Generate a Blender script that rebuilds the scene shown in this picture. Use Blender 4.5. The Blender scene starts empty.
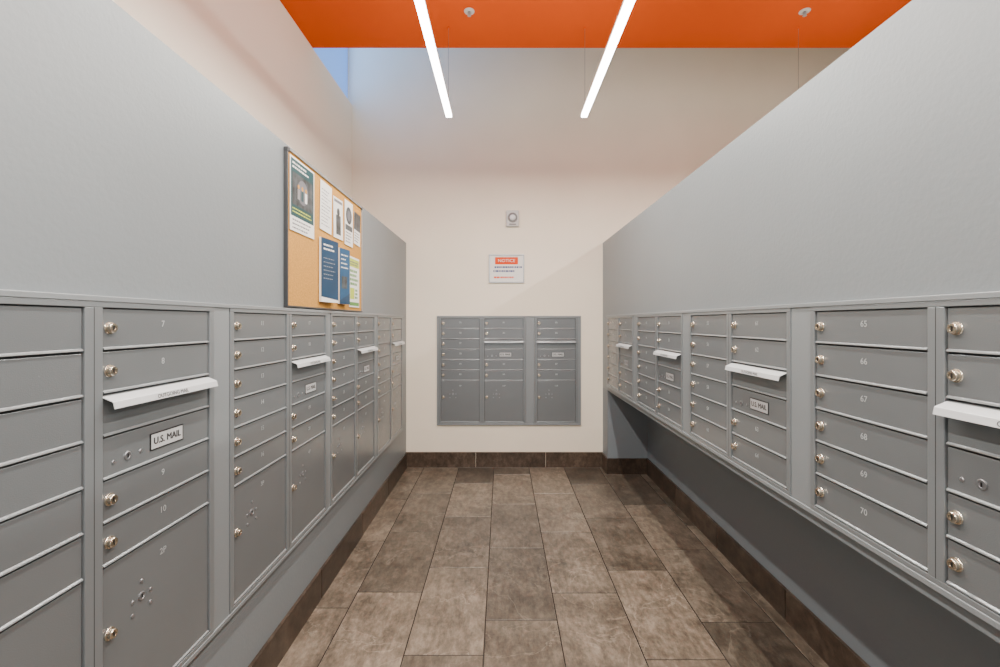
import bpy, bmesh, math, random
from mathutils import Matrix, Vector
random.seed(4)
C = bpy.context.scene
COL = C.collection
PI = math.pi

# ---------------------------------------------------------------- materials
def mat(name, col, rough=.5, metal=0, bump=0, bscale=60, var=0, vscale=3, emit=None, es=0, spec=None):
    m = bpy.data.materials.new(name); m.use_nodes = True
    nt = m.node_tree; b = nt.nodes['Principled BSDF']
    b.inputs['Base Color'].default_value = (*col, 1)
    b.inputs['Roughness'].default_value = rough
    b.inputs['Metallic'].default_value = metal
    if spec is not None: b.inputs['Specular IOR Level'].default_value = spec
    if emit:
        b.inputs['Emission Color'].default_value = (*emit, 1); b.inputs['Emission Strength'].default_value = es
    tc = nt.nodes.new('ShaderNodeTexCoord')
    if var:
        n = nt.nodes.new('ShaderNodeTexNoise'); n.inputs['Scale'].default_value = vscale; n.inputs['Detail'].default_value = 4
        r = nt.nodes.new('ShaderNodeValToRGB')
        r.color_ramp.elements[0].position = .3; r.color_ramp.elements[1].position = .7
        r.color_ramp.elements[0].color = (*[c*(1-var) for c in col], 1)
        r.color_ramp.elements[1].color = (*[min(1, c*(1+var)) for c in col], 1)
        nt.links.new(tc.outputs['Object'], n.inputs['Vector']); nt.links.new(n.outputs['Fac'], r.inputs['Fac'])
        nt.links.new(r.outputs['Color'], b.inputs['Base Color'])
    if bump:
        n = nt.nodes.new('ShaderNodeTexNoise'); n.inputs['Scale'].default_value = bscale
        bp = nt.nodes.new('ShaderNodeBump'); bp.inputs['Strength'].default_value = bump; bp.inputs['Distance'].default_value = .002
        nt.links.new(tc.outputs['Object'], n.inputs['Vector']); nt.links.new(n.outputs['Fac'], bp.inputs['Height'])
        nt.links.new(bp.outputs['Normal'], b.inputs['Normal'])
    return m

M = dict(
    grey=mat('grey_wall_paint', (.202, .228, .243), .42, bump=.25, bscale=90, var=.03, vscale=2),
    greydark=mat('recess_wall_shaded', (.185, .210, .232), .5, bump=.25, bscale=90),  # wall grey darkened for the shade under the right bulkhead
    cream=mat('warm_white_paint', (.92, .835, .69), .7, bump=.2, bscale=80, var=.02),
    white=mat('white_paint', (.94, .875, .75), .7, bump=.2, bscale=80),
    orange=mat('orange_paint', (.66, .086, .002), .6, bump=.15, bscale=70, spec=.1),
    door=mat('grey_powder_coat', (.208, .227, .238), .27, .4, bump=.12, bscale=400, var=.05, vscale=2.5),
    frame=mat('grey_frame_coat', (.232, .255, .268), .30, .35, bump=.1, bscale=400),
    lip=mat('edge_highlight_coat', (.28, .305, .318), .26, .4, bump=.1, bscale=400),  # paler than the door coat, paints the highlight along the bottom lip
    casing=mat('grey_casing', (.255, .282, .297), .36, .2, bump=.1, bscale=300),
    dark=mat('shadow_gap', (.03, .032, .035), .7),
    hood=mat('pale_slot_hood', (.60, .63, .65), .35, .1),
    nickel=mat('nickel_lock', (.66, .58, .46), .24, .95, var=.05, vscale=40),
    steel=mat('steel_stud', (.34, .35, .37), .35, .8, var=.05, vscale=40),
    plate=mat('label_plate', (.56, .58, .59), .4, .2),
    black=mat('black_ink', (.008, .008, .009), .5),
    ink=mat('number_ink', (.38, .41, .42), .5),
    hoodink=mat('hood_ink', (.08, .085, .09), .5),
    paper=mat('white_paper', (.84, .84, .80), .6, var=.02, vscale=8),
    navy=mat('navy_ink', (.003, .042, .10), .4, var=.15, vscale=12),
    blue=mat('blue_ink', (.004, .07, .17), .4, var=.15, vscale=12),
    teal=mat('teal_ink', (.006, .060, .070), .4, var=.1, vscale=14),
    green=mat('green_ink', (.10, .27, .05), .5, var=.1, vscale=14),
    lime=mat('lime_ink', (.50, .60, .06), .5, var=.1, vscale=14),
    photo=mat('dark_photo_print', (.05, .06, .065), .4, var=.8, vscale=28),
    greyink=mat('grey_ink', (.16, .16, .18), .5),
    orangeink=mat('orange_ink', (.80, .06, .0), .5, spec=.1),
    signblue=mat('sign_blue_ink', (.015, .04, .2), .5),
    cork=mat('cork', (.54, .265, .045), .85, bump=.8, bscale=260, var=.14, vscale=120),
    alu=mat('dark_aluminium', (.10, .105, .11), .35, .7),
    silver=mat('silver_aluminium', (.40, .41, .43), .35, .6),
    plastic=mat('grey_white_plastic', (.58, .58, .57), .4),
    plasticdark=mat('grey_plastic', (.20, .20, .20), .45),
    lens=mat('clear_lens', (.85, .87, .9), .12),
    diffuser=mat('light_diffuser', (1, 1, 1), .4, emit=(1, .97, .93), es=22),
    cable=mat('steel_cable', (.30, .28, .26), .4, .7),
    skyglow=mat('daylight_glow', (.15, .3, .6), .3, emit=(.14, .36, 1.0), es=.9),
)

def tile_material(name, c1, c2, c3, vein, lo, hi, rlo=.22, rhi=.42):
    m = bpy.data.materials.new(name); m.use_nodes = True
    nt = m.node_tree; b = nt.nodes['Principled BSDF']; L = nt.links.new
    tc = nt.nodes.new('ShaderNodeTexCoord')
    at = nt.nodes.new('ShaderNodeAttribute'); at.attribute_name = 'tile'
    sc = nt.nodes.new('ShaderNodeVectorMath'); sc.operation = 'SCALE'; sc.inputs['Scale'].default_value = 30
    L(at.outputs['Vector'], sc.inputs[0])
    ad = nt.nodes.new('ShaderNodeVectorMath'); ad.operation = 'ADD'
    L(tc.outputs['Object'], ad.inputs[0]); L(sc.outputs[0], ad.inputs[1])
    n = nt.nodes.new('ShaderNodeTexNoise'); n.inputs['Scale'].default_value = 4.5; n.inputs['Detail'].default_value = 15; n.inputs['Roughness'].default_value = .78
    n.inputs['Distortion'].default_value = .25
    L(ad.outputs[0], n.inputs['Vector'])
    vm = nt.nodes.new('ShaderNodeVectorMath'); vm.operation = 'MULTIPLY'; vm.inputs[1].default_value = (1.8, .7, 1)
    L(ad.outputs[0], vm.inputs[0])
    n3 = nt.nodes.new('ShaderNodeTexNoise'); n3.inputs['Scale'].default_value = 22; n3.inputs['Detail'].default_value = 8; n3.inputs['Roughness'].default_value = .7
    L(vm.outputs[0], n3.inputs['Vector'])
    am = nt.nodes.new('ShaderNodeMix'); am.data_type = 'FLOAT'; am.inputs[0].default_value = .42
    L(n.outputs['Fac'], am.inputs[2]); L(n3.outputs['Fac'], am.inputs[3])
    r = nt.nodes.new('ShaderNodeValToRGB'); e = r.color_ramp.elements
    e[0].position = .39; e[0].color = (*c1, 1); e[1].position = .62; e[1].color = (*c3, 1)
    k = e.new(.5); k.color = (*c2, 1)
    L(am.outputs[0], r.inputs['Fac'])
    n2 = nt.nodes.new('ShaderNodeTexNoise'); n2.inputs['Scale'].default_value = 2.6; n2.inputs['Detail'].default_value = 10; n2.inputs['Distortion'].default_value = .9
    L(ad.outputs[0], n2.inputs['Vector'])
    r2 = nt.nodes.new('ShaderNodeValToRGB'); q = r2.color_ramp.elements
    q[0].position = .495; q[0].color = (0, 0, 0, 1); q[1].position = .505; q[1].color = (0, 0, 0, 1)
    k2 = q.new(.5); k2.color = (1, 1, 1, 1)
    L(n2.outputs['Fac'], r2.inputs['Fac'])
    mul = nt.nodes.new('ShaderNodeMath'); mul.operation = 'MULTIPLY'; mul.inputs[1].default_value = .36
    L(r2.outputs['Color'], mul.inputs[0])
    mx = nt.nodes.new('ShaderNodeMix'); mx.data_type = 'RGBA'; L(mul.outputs[0], mx.inputs[0])
    L(r.outputs['Color'], mx.inputs[6]); mx.inputs[7].default_value = (*vein, 1)
    sep = nt.nodes.new('ShaderNodeSeparateColor'); L(at.outputs['Color'], sep.inputs[0])
    mr = nt.nodes.new('ShaderNodeMapRange'); mr.inputs[3].default_value = lo; mr.inputs[4].default_value = hi
    L(sep.outputs[0], mr.inputs[0])
    hs = nt.nodes.new('ShaderNodeHueSaturation'); L(mr.outputs[0], hs.inputs['Value']); L(mx.outputs[2], hs.inputs['Color'])
    L(hs.outputs[0], b.inputs['Base Color'])
    rr = nt.nodes.new('ShaderNodeMapRange'); rr.inputs[3].default_value = rlo; rr.inputs[4].default_value = rhi
    L(n.outputs['Fac'], rr.inputs[0]); L(rr.outputs[0], b.inputs['Roughness'])
    bp = nt.nodes.new('ShaderNodeBump'); bp.inputs['Strength'].default_value = .3; bp.inputs['Distance'].default_value = .004
    L(am.outputs[0], bp.inputs['Height']); L(bp.outputs[0], b.inputs['Normal'])
    return m
M['tile'] = tile_material('floor_tile', (.052, .040, .029), (.118, .094, .070), (.215, .176, .135), (.34, .29, .23), .58, 1.45)
M['basetile'] = tile_material('baseboard_tile', (.022, .015, .010), (.055, .038, .027), (.11, .078, .056), (.15, .12, .09), .7, 1.35)
M['grout'] = mat('grout', (.03, .024, .02), .9)

# ---------------------------------------------------------------- mesh helpers
class MB:
    def __init__(s): s.bm = bmesh.new(); s.mats = []
    def mi(s, m):
        if m not in s.mats: s.mats.append(m)
        return s.mats.index(m)
    def box(s, x0, x1, y0, y1, z0, z1, m, bev=0, seg=2):
        t = bmesh.new()
        bmesh.ops.create_cube(t, size=1)
        for v in t.verts:
            v.co = Vector(((x0+x1)/2+v.co.x*(x1-x0), (y0+y1)/2+v.co.y*(y1-y0), (z0+z1)/2+v.co.z*(z1-z0)))
        if bev: bmesh.ops.bevel(t, geom=t.edges[:], offset=bev, segments=seg, affect='EDGES', profile=.5)
        s.merge(t, m); return s
    def merge(s, t, m, mtx=None, smooth=False):
        i = s.mi(m)
        if mtx: bmesh.ops.transform(t, matrix=mtx, verts=t.verts[:])
        t.faces.ensure_lookup_table()
        mp = {v: s.bm.verts.new(v.co) for v in t.verts}
        for f in t.faces:
            try:
                g = s.bm.faces.new([mp[v] for v in f.verts]); g.material_index = i; g.smooth = smooth
            except ValueError: pass
        t.free()
    def lathe(s, prof, m, axis='y', c=(0, 0, 0), n=24):
        t = bmesh.new(); rings = []
        for r, d in prof:
            ring = []
            for k in range(n):
                a = 2*PI*k/n
                if axis == 'y': p = (c[0]+r*math.cos(a), c[1]-d, c[2]+r*math.sin(a))
                else: p = (c[0]+r*math.cos(a), c[1]+r*math.sin(a), c[2]-d)
                ring.append(t.verts.new(p))
            rings.append(ring)
        for a, b in zip(rings, rings[1:]):
            for k in range(n): t.faces.new((a[k], a[(k+1) % n], b[(k+1) % n], b[k]))
        t.faces.new(rings[0]); t.faces.new(rings[-1])
        bmesh.ops.recalc_face_normals(t, faces=t.faces[:])
        s.merge(t, m); return s
    def prism(s, prof, x0, x1, m):
        t = bmesh.new()
        a = [t.verts.new((x0, -w, z)) for w, z in prof]; b = [t.verts.new((x1, -w, z)) for w, z in prof]
        t.faces.new(a); t.faces.new(b[::-1])
        for k in range(len(a)): t.faces.new((a[k], b[k], b[(k+1) % len(a)], a[(k+1) % len(a)]))
        bmesh.ops.recalc_face_normals(t, faces=t.faces[:]); s.merge(t, m); return s
    def rect(s, x0, x1, z0, z1, y, m):
        t = bmesh.new(); v = [t.verts.new(p) for p in ((x0, y, z0), (x1, y, z0), (x1, y, z1), (x0, y, z1))]
        t.faces.new(v); s.merge(t, m); return s
    def poly(s, pts, y, m):
        t = bmesh.new(); t.faces.new([t.verts.new((x, y, z)) for x, z in pts]); s.merge(t, m); return s
    def text(s, body, size, cx, cz, y, m, bold=0, tilt=0, sx=1):
        me = text_mesh(body)
        d = [(0, 0)] if not bold else [(-bold, 0), (bold, 0), (0, bold*.7), (0, -bold*.7), (0, 0)]
        for i, (dx, dz) in enumerate(d):
            t = bmesh.new(); t.from_mesh(me)
            s.merge(t, m, Matrix.Translation((cx, y-i*.00002, cz)) @ Matrix.Rotation(PI/2-tilt, 4, 'X') @ Matrix.Translation((dx*size, dz*size, 0)) @ Matrix.Diagonal((size*sx, size, size, 1)))
        return s
    def mesh(s, name):
        me = bpy.data.meshes.new(name); s.bm.to_mesh(me); s.bm.free()
        for m in s.mats: me.materials.append(m)
        return me
    def build(s, name, parent=None, loc=(0, 0, 0)):
        return link(name, s.mesh(name), parent, loc)

_tc = {}
def text_mesh(body):
    if body in _tc: return _tc[body]
    cu = bpy.data.curves.new('txt', 'FONT'); cu.body = body; cu.size = 1.0; cu.align_x = 'CENTER'; cu.align_y = 'CENTER'; cu.resolution_u = 4
    o = bpy.data.objects.new('txt', cu); COL.objects.link(o)
    bpy.context.view_layer.update()
    me = bpy.data.meshes.new_from_object(o.evaluated_get(bpy.context.evaluated_depsgraph_get()))
    bpy.data.objects.remove(o); bpy.data.curves.remove(cu)
    _tc[body] = me; return me

def link(name, me, parent=None, loc=(0, 0, 0)):
    o = bpy.data.objects.new(name, me); COL.objects.link(o); o.parent = parent; o.location = loc; return o
def tag(o, label, cat, group=None):
    o['label'] = label; o['category'] = cat
    if group: o['group'] = group
    return o
def empty(name, loc, rz, label, cat, group=None):
    o = bpy.data.objects.new(name, None); COL.objects.link(o); o.empty_display_size = .05
    o.location = loc; o.rotation_euler = (0, 0, rz); return tag(o, label, cat, group)
def struct(o, label=None):
    o['kind'] = 'structure'
    if label: o['label'] = label
    return o

# ---------------------------------------------------------------- dimensions
XL, XR, XREC = -.839, .882, 1.217
YB = 3.94; HP = 1.962; ZC = 3.17; YC = 3.12; Y0 = -2.2
XLU = -1.313; XFAR = 3.4
P = .0905; DT = 1.300

# ---------------------------------------------------------------- setting
def tiled_floor():
    mb = MB(); mb.box(XLU-.1, XFAR+.1, Y0, YB+.1, -.1, -.002, M['grout'])
    bm = mb.bm; lay = bm.loops.layers.float_color.new('tile'); mi = mb.mi(M['tile'])
    offs = {-3: 2.0, -2: 2.117, -1: 1.716, 0: 1.918, 1: 2.11, 2: 2.304, 3: 1.905, 4: 2.2, 5: 1.8}
    g = .0022
    for k in range(-3, 6):
        xa, xb = -.07+.305*k, -.07+.305*(k+1)
        xa2, xb2 = max(xa, XL), min(xb, XREC)
        if xb2-xa2 < .01: continue
        y = offs[k] - .61*8
        while y < YB:
            ya, yb = max(y, Y0), min(y+.61, YB)
            if yb-ya > .01:
                c = (random.random(), random.random(), random.random(), 1)
                b_ = .0016
                x0, x1, y0, y1 = xa2+g, xb2-g, ya+g, yb-g
                lo = [bm.verts.new(p) for p in ((x0, y0, -.002), (x1, y0, -.002), (x1, y1, -.002), (x0, y1, -.002))]
                hi = [bm.verts.new(p) for p in ((x0+b_, y0+b_, 0), (x1-b_, y0+b_, 0), (x1-b_, y1-b_, 0), (x0+b_, y1-b_, 0))]
                fs = [bm.faces.new(hi)]+[bm.faces.new((lo[i], lo[(i+1) % 4], hi[(i+1) % 4], hi[i])) for i in range(4)]
                for f in fs:
                    f.material_index = mi
                    for l in f.loops: l[lay] = c
            y += .61
    return struct(mb.build('floor'))
tiled_floor()

def simple(name, *boxes):
    mb = MB()
    for b in boxes: mb.box(*b)
    return struct(mb.build(name))
simple('wall_back', (XLU-.1, XFAR+.1, YB, YB+.1, 0, 4.4, M['cream']))
simple('wall_left', (XLU, XL, Y0, YB, 0, HP, M['grey']))
simple('wall_left_upper', (XLU-.1, XLU, Y0, YB, 0, ZC, M['white']))
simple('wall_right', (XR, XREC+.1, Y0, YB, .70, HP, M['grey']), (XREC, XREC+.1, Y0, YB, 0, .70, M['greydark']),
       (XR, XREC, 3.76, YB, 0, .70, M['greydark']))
simple('wall_far_right', (XFAR, XFAR+.1, Y0, YB, 0, 4.4, M['white']))
simple('ceiling', (XLU, XFAR, Y0, YC, ZC, ZC+.12, M['orange']))
simple('ceiling_upper', (XLU-.1, XFAR+.1, YC-.1, YB+.1, 4.4, 4.5, M['white']), (XLU, XFAR, YC-.1, YC, ZC+.12, 4.4, M['white']))
simple('glow_pane_1', (XLU-.06, XLU-.04, YC, YB, ZC, 4.4, M['skyglow']))  # added glowing pane, gives the slot wall its blue daylight

def baseboard(name, a, b, n, h=.132, th=.010):
    mb = MB(); bm = mb.bm; a = Vector(a); b = Vector(b); d = (b-a); L = d.length; d.normalize(); n = Vector(n)
    lay = bm.loops.layers.float_color.new('tile')
    s = 0
    while s < L-.001:
        e = min(L, s+.61); t = bmesh.new(); bmesh.ops.create_cube(t, size=1)
        for v in t.verts:
            q = a+d*((s+e)/2+v.co.x*(e-s-.004))+n*(th/2+v.co.y*th); v.co = Vector((q.x, q.y, h/2+v.co.z*h))
        if e-s > .02: bmesh.ops.bevel(t, geom=t.edges[:], offset=.0015, segments=1, affect='EDGES')
        k0 = len(bm.faces); mb.merge(t, M['basetile']); bm.faces.ensure_lookup_table()
        c = (random.random(), random.random(), random.random(), 1)
        for f in bm.faces[k0:]:
            for l in f.loops: l[lay] = c
        s = e
    bmesh.ops.recalc_face_normals(bm, faces=bm.faces[:])
    return struct(mb.build(name))
baseboard('baseboard_left', (XL, Y0, 0), (XL, YB-.011, 0), (1, 0, 0))
baseboard('baseboard_back', (XL, YB, 0), (XR, YB, 0), (0, -1, 0))
baseboard('baseboard_right', (XREC, 3.748, 0), (XREC, Y0, 0), (-1, 0, 0))
baseboard('baseboard_right_end', (XR-.01, 3.76, 0), (XREC, 3.76, 0), (0, -1, 0))
baseboard('baseboard_right_side', (XR, YB-.011, 0), (XR, 3.761, 0), (-1, 0, 0))

def casing(name, loc, rz, u0, u1, z0, z1, units):
    mb = MB(); t = .016; e = .0012
    mb.box(u0, u1, -t, -.0004, z1, z1+.012, M['casing'], .0015)
    mb.box(u0, u1, -t, -.0004, z0-.013, z0, M['casing'], .0015)
    cur = u0
    for a, b in units+[(u1, u1)]:
        if a-cur > .003: mb.box(cur+(e if cur > u0 else 0), a-(e if a < u1 else 0), -.012, -.0004, z0, z1, M['casing'], .0012)
        cur = b
    o = mb.build(name, None, loc); o.rotation_euler.z = rz; return struct(o)
TOP = DT+.012
LB, RB = DT-10*P-.012, DT-6*P-.012
casing('trim_1', (XL, 0, 0), PI/2, .30, 3.765, LB, TOP, [(.53, 1.29), (1.366, 2.126), (2.17, 2.93), (2.98, 3.74)])
WR = .735
RS = [3.72, 2.90, 2.09, 1.268]
casing('trim_2', (XR, 0, 0), -PI/2, -3.745, -.35, RB, TOP, [(-s, -s+WR) for s in RS])
casing('trim_3', (0, YB, 0), 0, -.569, .690, LB, TOP, [(-.554, .206), (.285, .665)])

# ---------------------------------------------------------------- mailbox meshes (shared)
_dm = {}
def door_mesh(w, rows, kind):
    k = (round(w, 4), rows, kind)
    if k in _dm: return _dm[k]
    h = rows*P-.004; mb = MB(); g = .002
    mb.box(g, w-g, -.010, -.004, .0, h, M['door'], .0012)
    mb.prism([(.0095, .0005), (.0135, .0005), (.0142, .0015), (.0135, .0038), (.0098, .0062)], g+.001, w-g-.001, M['lip'])
    _dm[k] = mb.mesh(kind); return _dm[k]
def lock_mesh():
    mb = MB()
    mb.lathe([(.0125, 0), (.0133, .001), (.0125, .0025), (.0104, .003), (.0100, .0095), (.0090, .0108), (.0054, .0108), (.005, .0095)], M['nickel'])
    mb.box(-.0009, .0009, -.0110, -.009, -.005, .005, M['black']); return mb.mesh('lock')
def stud_mesh(r):
    mb = MB(); mb.lathe([(r, 0), (r*1.02, .0008), (r*.85, .0016), (r*.4, .0018)], M['steel'], n=16); return mb.mesh('stud')
def keyplate_mesh():
    mb = MB(); mb.lathe([(.0095, 0), (.0095, .0015), (.0085, .0022), (.006, .0022), (.0055, .0012)], M['steel'], n=24)
    mb.box(-.0009, .0009, -.0026, -.001, -.004, .004, M['black']); return mb.mesh('master_lock')
LOCK, STUD, KEYP = lock_mesh(), stud_mesh(.0044), keyplate_mesh()
_hm = {}
def hood_mesh(w, m):
    k = (w, m)
    if k in _hm: return _hm[k]
    mb = MB(); h = P-.004; mm = M[m]
    mb.prism([(.0102, h-.002), (.034, h-.012), (.0352, h-.0135), (.0382, h-.0275), (.0372, h-.0277), (.0340, h-.0140), (.0102, h-.0035)], .001, w-.001, mm)
    mb.text('OUTGOING MAIL', .0130, w/2, h-.0205, -.0374, M['hoodink'], .02, math.atan2(.0030, .0140))
    _hm[k] = mb.mesh('mail_slot_hood'); return _hm[k]
def label_mesh():
    mb = MB(); mb.box(-.055, .055, -.0014, -.0003, -.0205, .0205, M['black'], .0005, 1)
    mb.box(-.0515, .0515, -.0017, -.0013, -.0172, .0172, M['plate'])
    mb.text('U.S. MAIL', .0225, 0, .0, -.0019, M['black'], .040, sx=.98); return mb.mesh('mail_label')
LABEL = label_mesh()
_nm = {}
def num_mesh(s):
    if s in _nm: return _nm[s]
    mb = MB(); mb.text(s, .021, 0, 0, -.0004, M['ink'], .012); _nm[s] = mb.mesh('door_number'); return _nm[s]

def frame_mesh(W, cols, h):
    mb = MB(); t = .0145
    mb.box(0.001, W-.001, -.004, -.0006, .001, h-.001, M['dark'])
    mb.box(0, W, -t, -.004, h-.012, h, M['frame'], .0012)
    mb.box(0, W, -t, -.004, 0, .012, M['frame'], .0012)
    edges = [0]+[x for c in cols for x in c]+[W]
    for a, b in zip(edges[::2], edges[1::2]):
        mb.box(a, b, -t, -.004, .012, h-.012, M['frame'], .0012)
        if b-a > .03:
            mb.box((a+b)/2-.0008, (a+b)/2+.0008, -t-.0002, -t+.001, .012, h-.012, M['dark'])
    return mb.mesh('frame')

parcel_no = [0]
def mailbox(loc, rz, colw, mull, bar, patterns, first, label, group, rows, hoodm='hood'):
    n = len(patterns); cols = []
    u = bar
    for i in range(n): cols.append((u, u+colw)); u += colw+mull
    W = u-mull+bar; h = rows*P+.024
    root = empty('mailbox_unit', loc, rz, label, 'mailbox', group)
    link('frame', frame_mesh(W, cols, h), root)
    num = first
    for (u0, u1), pat in zip(cols, patterns):
        top = h-.012
        for kind in pat:
            r = 4 if kind == 'P' else 1
            z = top-r*P+.002; top -= r*P
            dh = r*P-.004
            if kind == 'D':
                d = link('mailbox_door', door_mesh(colw, 1, 'mailbox_door'), root, (u0, 0, z))
                link('lock', LOCK, d, (.020, -.010, dh*.53))
                link('door_number', num_mesh(str(num)), d, (colw*.5, -.0102, dh*.62)); num += 1
            elif kind == 'S':
                d = link('mail_slot_panel', door_mesh(colw, 1, 'mail_slot_panel'), root, (u0, 0, z))
                s = link('mail_slot_hood', hood_mesh(colw, hoodm), d); s['label'] = 'sloping outgoing mail slot hood with small lettering'
            elif kind == 'M':
                d = link('outgoing_mail_door', door_mesh(colw, 1, 'outgoing_mail_door'), root, (u0, 0, z))
                link('mail_label', LABEL, d, (colw*.54, -.010, dh*.53))
                link('master_lock', KEYP, d, (.066, -.010, dh*.40))
                link('stud', STUD, d, (.030, -.010, dh*.36)); link('stud', STUD, d, (.102, -.010, dh*.40))
            else:
                parcel_no[0] += 1
                d = link('parcel_door', door_mesh(colw, 4, 'parcel_door'), root, (u0, 0, z))
                link('lock', LOCK, d, (.020, -.010, dh*.60))
                zc = dh*.68
                link('master_lock', KEYP, d, (.105, -.010, zc))
                for dx, dz in ((-.026, .0), (.026, .0), (-.026, -.030), (.026, -.030), (0, .034)):
                    link('stud', STUD, d, (.105+dx, -.010, zc+dz))
                link('door_number', num_mesh(str(parcel_no[0])+'P'), d, (colw*.5, -.0102, dh*.88))
    return root

A10, B10 = 'DDDDDDP', 'DDSMDDP'
A6, B6 = 'DDDDDD', 'DDSMDD'
ZL = LB; ZR = RB
gl, gr, gb = 'mailbox units along the left wall', 'mailbox units along the right wall', 'mailbox units in the back wall'
for y, first, lab in ((.53, 1, 'tall grey mailbox unit nearest the camera on the left wall, cut by the frame'),
                      (1.366, 11, 'tall grey mailbox unit directly under the near half of the corkboard'),
                      (2.17, 21, 'tall grey mailbox unit under the far end of the corkboard, third along left wall'),
                      (2.98, 31, 'farthest tall grey mailbox unit on the left wall, beside the back corner')):
    mailbox((XL, y, ZL), PI/2, .34, .04, .02, (A10, B10), first, lab, gl, 10)
for y, first, lab in ((1.268, 65, 'short grey wall-hung mailbox unit nearest the camera on right wall, starting at number 65'),
                      (2.09, 55, 'short grey mailbox unit second from the camera on the right wall'),
                      (2.90, 45, 'short grey mailbox unit third from the camera on the right wall'),
                      (3.72, 35, 'farthest short grey mailbox unit on the right wall, next to the back wall')):
    mailbox((XR, y, ZR), -PI/2, .332, .035, .018, (A6, B6), first, lab, gr, 6)
mailbox((-.554, YB, ZL), 0, .34, .04, .02, (A10, B10), 75, 'two-column grey mailbox unit in the back wall', gb, 10, 'lip')
mailbox((.285, YB, ZL), 0, .34, .04, .02, (B10,), 85, 'narrow single-column grey mailbox unit in the back wall', gb, 10, 'lip')

# ---------------------------------------------------------------- corkboard and papers on left wall (local x = world y)
bx0, bx1, bz0, bz1 = 1.728, 2.655, 1.328, 1.944
cb = empty('corkboard', (XL, bx0, bz0), PI/2, 'framed cork notice board covered in flyers on the left grey wall', 'notice board')
W, H = bx1-bx0, bz1-bz0; F = .007
MB().box(F-.001, W-F+.001, -.010, -.001, F-.001, H-F+.001, M['cork']).build('cork_panel', cb)
f = MB()
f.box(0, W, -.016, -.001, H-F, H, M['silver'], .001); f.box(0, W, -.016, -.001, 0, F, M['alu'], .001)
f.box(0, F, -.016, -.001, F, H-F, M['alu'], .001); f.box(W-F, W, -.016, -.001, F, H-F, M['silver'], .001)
for x in (0, W-.016):
    f.box(x-.001, x+.017, -.018, -.0008, H-.016, H+.001, M['alu'], .002)
f.build('frame', cb)
def lines(mb, x0, x1, z0, z1, n, m, y, th=.35, seed=1):
    rnd = random.Random(seed); p = (z1-z0)/n
    for i in range(n):
        z = z1-(i+.5)*p; x = x0; end = x1-rnd.random()*(x1-x0)*.35
        while x < end:
            w = rnd.uniform(.006, .022); w = min(w, end-x)
            mb.rect(x, x+w, z-p*th/2, z+p*th/2, y, m); x += w+.004
def flyer(y0, y1, z0, z1, paint, label, rot=0, base='paper', out=.0120, yaw=0, th=.0008):
    w, h = y1-y0, z1-z0
    mb = MB(); mb.box(0, w, -.0008, th-.0008, 0, h, M[base])
    paint(mb, w, h)
    o = mb.build('flyer', None, (XL+out+th, y0, z0)); o.rotation_euler = (0, rot, PI/2-yaw)
    return tag(o, label, 'flyer', 'flyers pinned to the corkboard')
Y = -.0011
def circ(mb, r, m, x, z, y):
    t = bmesh.new(); bmesh.ops.create_circle(t, cap_ends=True, segments=28, radius=r)
    mb.merge(t, M[m], Matrix.Translation((x, y, z)) @ Matrix.Rotation(PI/2, 4, 'X'))
def pA(mb, w, h):
    mb.rect(.007, w-.007, h*.20, h-.007, Y, M['teal']); lines(mb, .02, w-.02, h*.84, h*.95, 2, M['paper'], Y-.0003, .45, 2)
    mb.rect(.018, w-.018, h*.36, h*.80, Y-.0003, M['photo'])
    circ(mb, .050, 'greyink', w*.5, h*.58, Y-.0005)
    for i, c in enumerate(('silver', 'teal', 'paper')):
        mb.rect(w*.28+i*.034, w*.28+i*.034+.02, h*.46, h*.60, Y-.0007, M[c]); circ(mb, .009, 'cork', w*.28+i*.034+.01, h*.635, Y-.0007)
    lines(mb, .02, w-.02, h*.24, h*.33, 2, M['lime'], Y-.0006, .4, 4)
    lines(mb, .02, w*.9, h*.02, h*.18, 3, M['greyink'], Y-.0002, .35, 3)
flyer(1.752, 1.978, 1.632, 1.925, pA, 'large flyer with dark photo and teal background at top left of corkboard')
def pB(mb, w, h): lines(mb, .015, w-.012, .02, h-.03, 11, M['greyink'], Y, .25, 5)
flyer(2.04, 2.178, 1.695, 1.922, pB, 'plain white printed sheet beside the large photo flyer', rot=.03)
def pC(mb, w, h):
    mb.rect(.0, w, .0, h, Y, M['navy']); lines(mb, .02, w-.02, h*.80, h*.93, 2, M['paper'], Y-.0003, .4, 6)
    lines(mb, .02, w-.03, h*.34, h*.72, 6, M['silver'], Y-.0003, .2, 7); mb.poly([(0, 0), (w, 0), (w, h*.04), (0, h*.08)], Y-.0003, M['paper'])
flyer(2.03, 2.185, 1.362, 1.655, pC, 'wide dark navy brochure standing off the bottom of corkboard', out=.0125, yaw=.14, th=.010)
def pD(mb, w, h):
    mb.rect(.0, w, .0, h, Y, M['blue']); lines(mb, .015, w-.015, h*.62, h*.92, 4, M['paper'], Y-.0003, .3, 8)
    mb.rect(.02, w-.03, h*.28, h*.50, Y-.0004, M['photo']); mb.poly([(0, 0), (w, 0), (w, h*.2), (0, h*.06)], Y-.0003, M['navy'])
flyer(2.262, 2.37, 1.362, 1.645, pD, 'narrow blue brochure between navy brochure and green-lettered sheet', yaw=.14, th=.010)
def pE(mb, w, h):
    mb.rect(w*.25, w*.75, h*.10, h*.58, Y, M['photo']); circ(mb, .02, 'photo', w*.5, h*.66, Y-.0001)
    mb.rect(.01, w-.01, h*.88, h*.95, Y, M['greyink'])
flyer(2.208, 2.338, 1.688, 1.890, pE, 'small white flyer with dark figure in middle of corkboard', rot=-.03)
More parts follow.
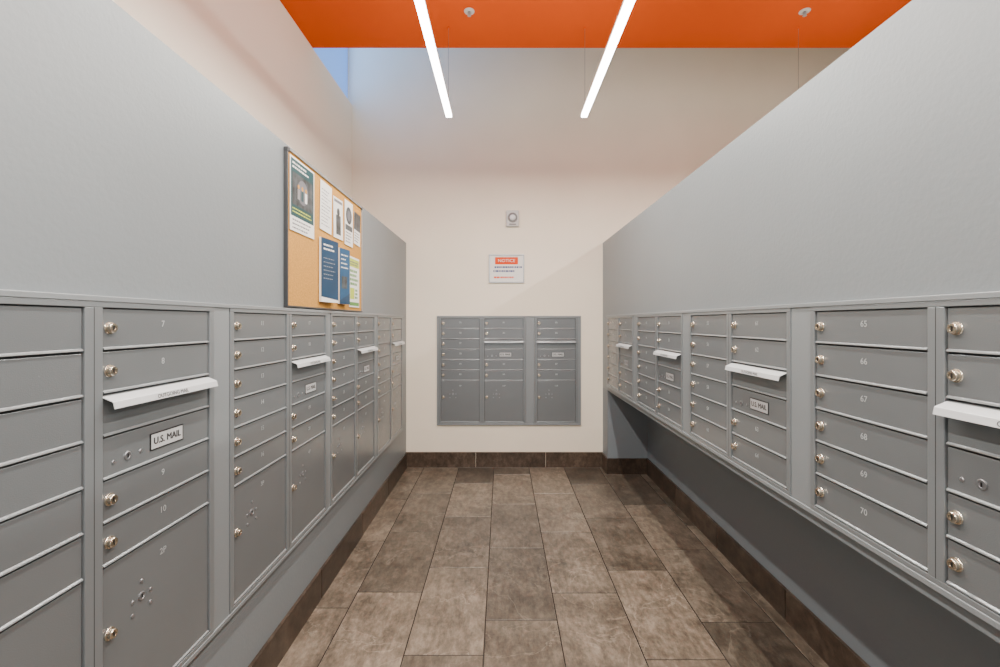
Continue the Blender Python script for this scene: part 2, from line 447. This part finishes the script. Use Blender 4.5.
def pF(mb, w, h):
    circ(mb, .046, 'photo', w*.5, h*.68, Y); circ(mb, .028, 'greyink', w*.5, h*.68, Y-.0002)
    mb.rect(.010, w-.010, h*.34, h*.46, Y, M['photo']); lines(mb, .015, w-.015, h*.05, h*.32, 4, M['greyink'], Y, .4, 11)
flyer(2.362, 2.49, 1.680, 1.918, pF, 'white flyer with round dark emblem near the top of corkboard')
def pH(mb, w, h): mb.rect(0, w, h*.45, h, Y, M['photo']); lines(mb, .01, w-.01, h*.06, h*.4, 4, M['greyink'], Y, .4, 13)
flyer(2.505, 2.615, 1.71, 1.89, pH, 'rightmost narrow flyer at upper far edge of corkboard', rot=.05)
def pG(mb, w, h):
    mb.rect(.006, w-.006, h*.80, h*.96, Y, M['lime']); lines(mb, .014, w-.014, h*.82, h*.92, 2, M['greyink'], Y-.0003, .5, 14); lines(mb, .014, w-.014, h*.42, h*.76, 4, M['green'], Y, .6, 12)
    mb.rect(.014, w*.5, h*.16, h*.38, Y, M['lime']); lines(mb, w*.56, w-.01, h*.16, h*.38, 3, M['green'], Y, .6, 15); mb.rect(.006, w-.006, h*.03, h*.1, Y, M['green'])
flyer(2.432, 2.60, 1.352, 1.630, pG, 'white sheet with lime header and green lettering at bottom far corner of corkboard')

# ---------------------------------------------------------------- back wall sign and alarm
sx, sz = (506.5-502)*YB/450, 1.27+(322-269)*YB/450
sg = empty('notice_sign', (sx, YB, sz-.122), 0, 'framed white notice sign with orange header on the back wall', 'sign')
w2, h2 = .155, .124
f = MB(); q = .010
for b in ((-w2, w2, 2*h2-q, 2*h2), (-w2, w2, 0, q), (-w2, -w2+q, q, 2*h2-q), (w2-q, w2, q, 2*h2-q)):
    f.box(b[0], b[1], -.014, 0, b[2], b[3], M['silver'], .001)
f.build('frame', sg)
MB().box(-w2+.009, w2-.009, -.006, -.001, .009, 2*h2-.009, M['paper']).build('sheet', sg)
hd = MB(); hd.rect(-.10, .10, .162, .224, -.0064, M['orangeink']); hd.text('NOTICE', .038, 0, .193, -.0068, M['paper'], 0, sx=1.1); hd.build('header', sg)
t = MB()
lines(t, -.105, .15, .124, .150, 1, M['signblue'], -.0064, .6, 21); lines(t, -.115, .165, .090, .116, 1, M['signblue'], -.0064, .6, 22)
t.build('lettering', sg)
t = MB(); lines(t, -.11, .15, .036, .060, 1, M['orangeink'], -.0064, .6, 23)
t.build('footer', sg)

ax, az = (512.5-502)*YB/450, 1.27+(322-219)*YB/450
al = empty('fire_alarm', (ax, YB, az-.07), 0, 'small grey fire alarm strobe mounted on the back wall above the sign', 'alarm')
MB().box(-.056, .056, -.028, 0, 0, .14, M['plastic'], .006).build('body', al)
b = MB(); b.lathe([(.043, 0), (.043, .003), (.039, .006), (.034, .006), (.033, .002)], M['plasticdark'], c=(0, -.027, .076), n=32).build('grille_ring', al)
b = MB(); b.lathe([(.026, 0), (.025, .010), (.018, .018), (.008, .021)], M['lens'], c=(0, -.028, .076), n=32).build('strobe_lens', al)
b = MB(); b.box(-.03, .03, -.0295, -.027, .012, .024, M['plasticdark'], .001).build('nameplate', al)

# ---------------------------------------------------------------- ceiling sprinklers
for X, yy, lab in ((-.20, 2.75, 'round white ceiling sprinkler between the two linear lights'), (1.85, 2.75, 'round white ceiling sprinkler at right near partition top')):
    r = empty('sprinkler', (X, yy, ZC), 0, lab, 'sprinkler', 'ceiling sprinklers')
    MB().lathe([(.032, .0), (.032, .003), (.026, .006), (.015, .008), (.013, .004)], M['plastic'], axis='z', n=32).build('escutcheon', r)
    b = MB(); b.lathe([(.007, .004), (.007, .013), (.004, .016), (.0035, .026), (.011, .027), (.012, .029), (.003, .030)], M['silver'], axis='z', n=20)
    b.box(-.009, -.007, -.002, .002, -.027, -.009, M['silver']); b.box(.007, .009, -.002, .002, -.027, -.009, M['silver']); b.build('head', r)

# ---------------------------------------------------------------- linear pendant lights
ZLT = 2.60; YE = 2.93; YS = -1.2
for X, lab in ((-.345, 'long thin glowing linear pendant light on the left'), (.534, 'long thin glowing linear pendant light on the right, above the aisle'),
               (1.91, 'linear pendant light hidden behind right partition, only its cable showing')):
    r = empty('pendant_light', (X, (YE+YS)/2, ZLT), 0, lab, 'ceiling light', 'linear pendant lights')
    hl = (YE-YS)/2
    MB().box(-.019, .019, -hl, hl, .022, .040, M['white'], .003).build('housing', r)
    MB().box(-.019, .019, -hl+.001, hl-.001, .0, .0218, M['diffuser'], .003).build('diffuser', r)
    for yy in (hl-.03, -hl+.3):
        b = MB(); b.lathe([(.0011, 0), (.0011, ZC-ZLT-.040)], M['cable'], axis='z', c=(0, yy, ZC-ZLT), n=8)
        b.lathe([(.007, 0), (.007, .006), (.004, .010)], M['orange'], axis='z', c=(0, yy, ZC-ZLT), n=16).build('cable', r)

# ---------------------------------------------------------------- lamps
def area(name, loc, rot, sx, sy, e, col):
    l = bpy.data.lights.new(name, 'AREA'); l.shape = 'RECTANGLE'; l.size = sx; l.size_y = sy; l.energy = e; l.color = col
    o = bpy.data.objects.new(name, l); COL.objects.link(o); o.location = loc; o.rotation_euler = rot; return o
for X in (-.345, .534, 1.91):
    area('pendant_lamp', (X, (YE+YS)/2, ZLT-.012), (0, 0, 0), .045, YE-YS, 78, (1, .96, .87))
    area('uplight_fill', (X, (YE+YS)/2, ZLT+.050), (PI, 0, 0), .04, YE-YS, 8, (1, .88, .74))  # added upward fill for ceiling and upper wall, the pendants shine downward
area('daylight_fill', (XLU-.03, (YC+YB)/2, 3.75), (0, -PI/2, 0), 1.0, .7, 7, (.22, .48, 1))  # added blue area light, spreads the blue onto the upper back wall
w = bpy.data.worlds.new('world'); C.world = w; w.use_nodes = True
w.node_tree.nodes['Background'].inputs[0].default_value = (1, .985, .96, 1)
w.node_tree.nodes['Background'].inputs[1].default_value = 1.15

# ---------------------------------------------------------------- camera
cd = bpy.data.cameras.new('camera'); co = bpy.data.objects.new('camera', cd); COL.objects.link(co)
co.location = (0, 0, 1.27); co.rotation_euler = (PI/2, 0, 0)
cd.sensor_width = 36; cd.lens = 16.2; cd.shift_x = -.002; cd.shift_y = -.0115; cd.clip_start = .02
C.camera = co
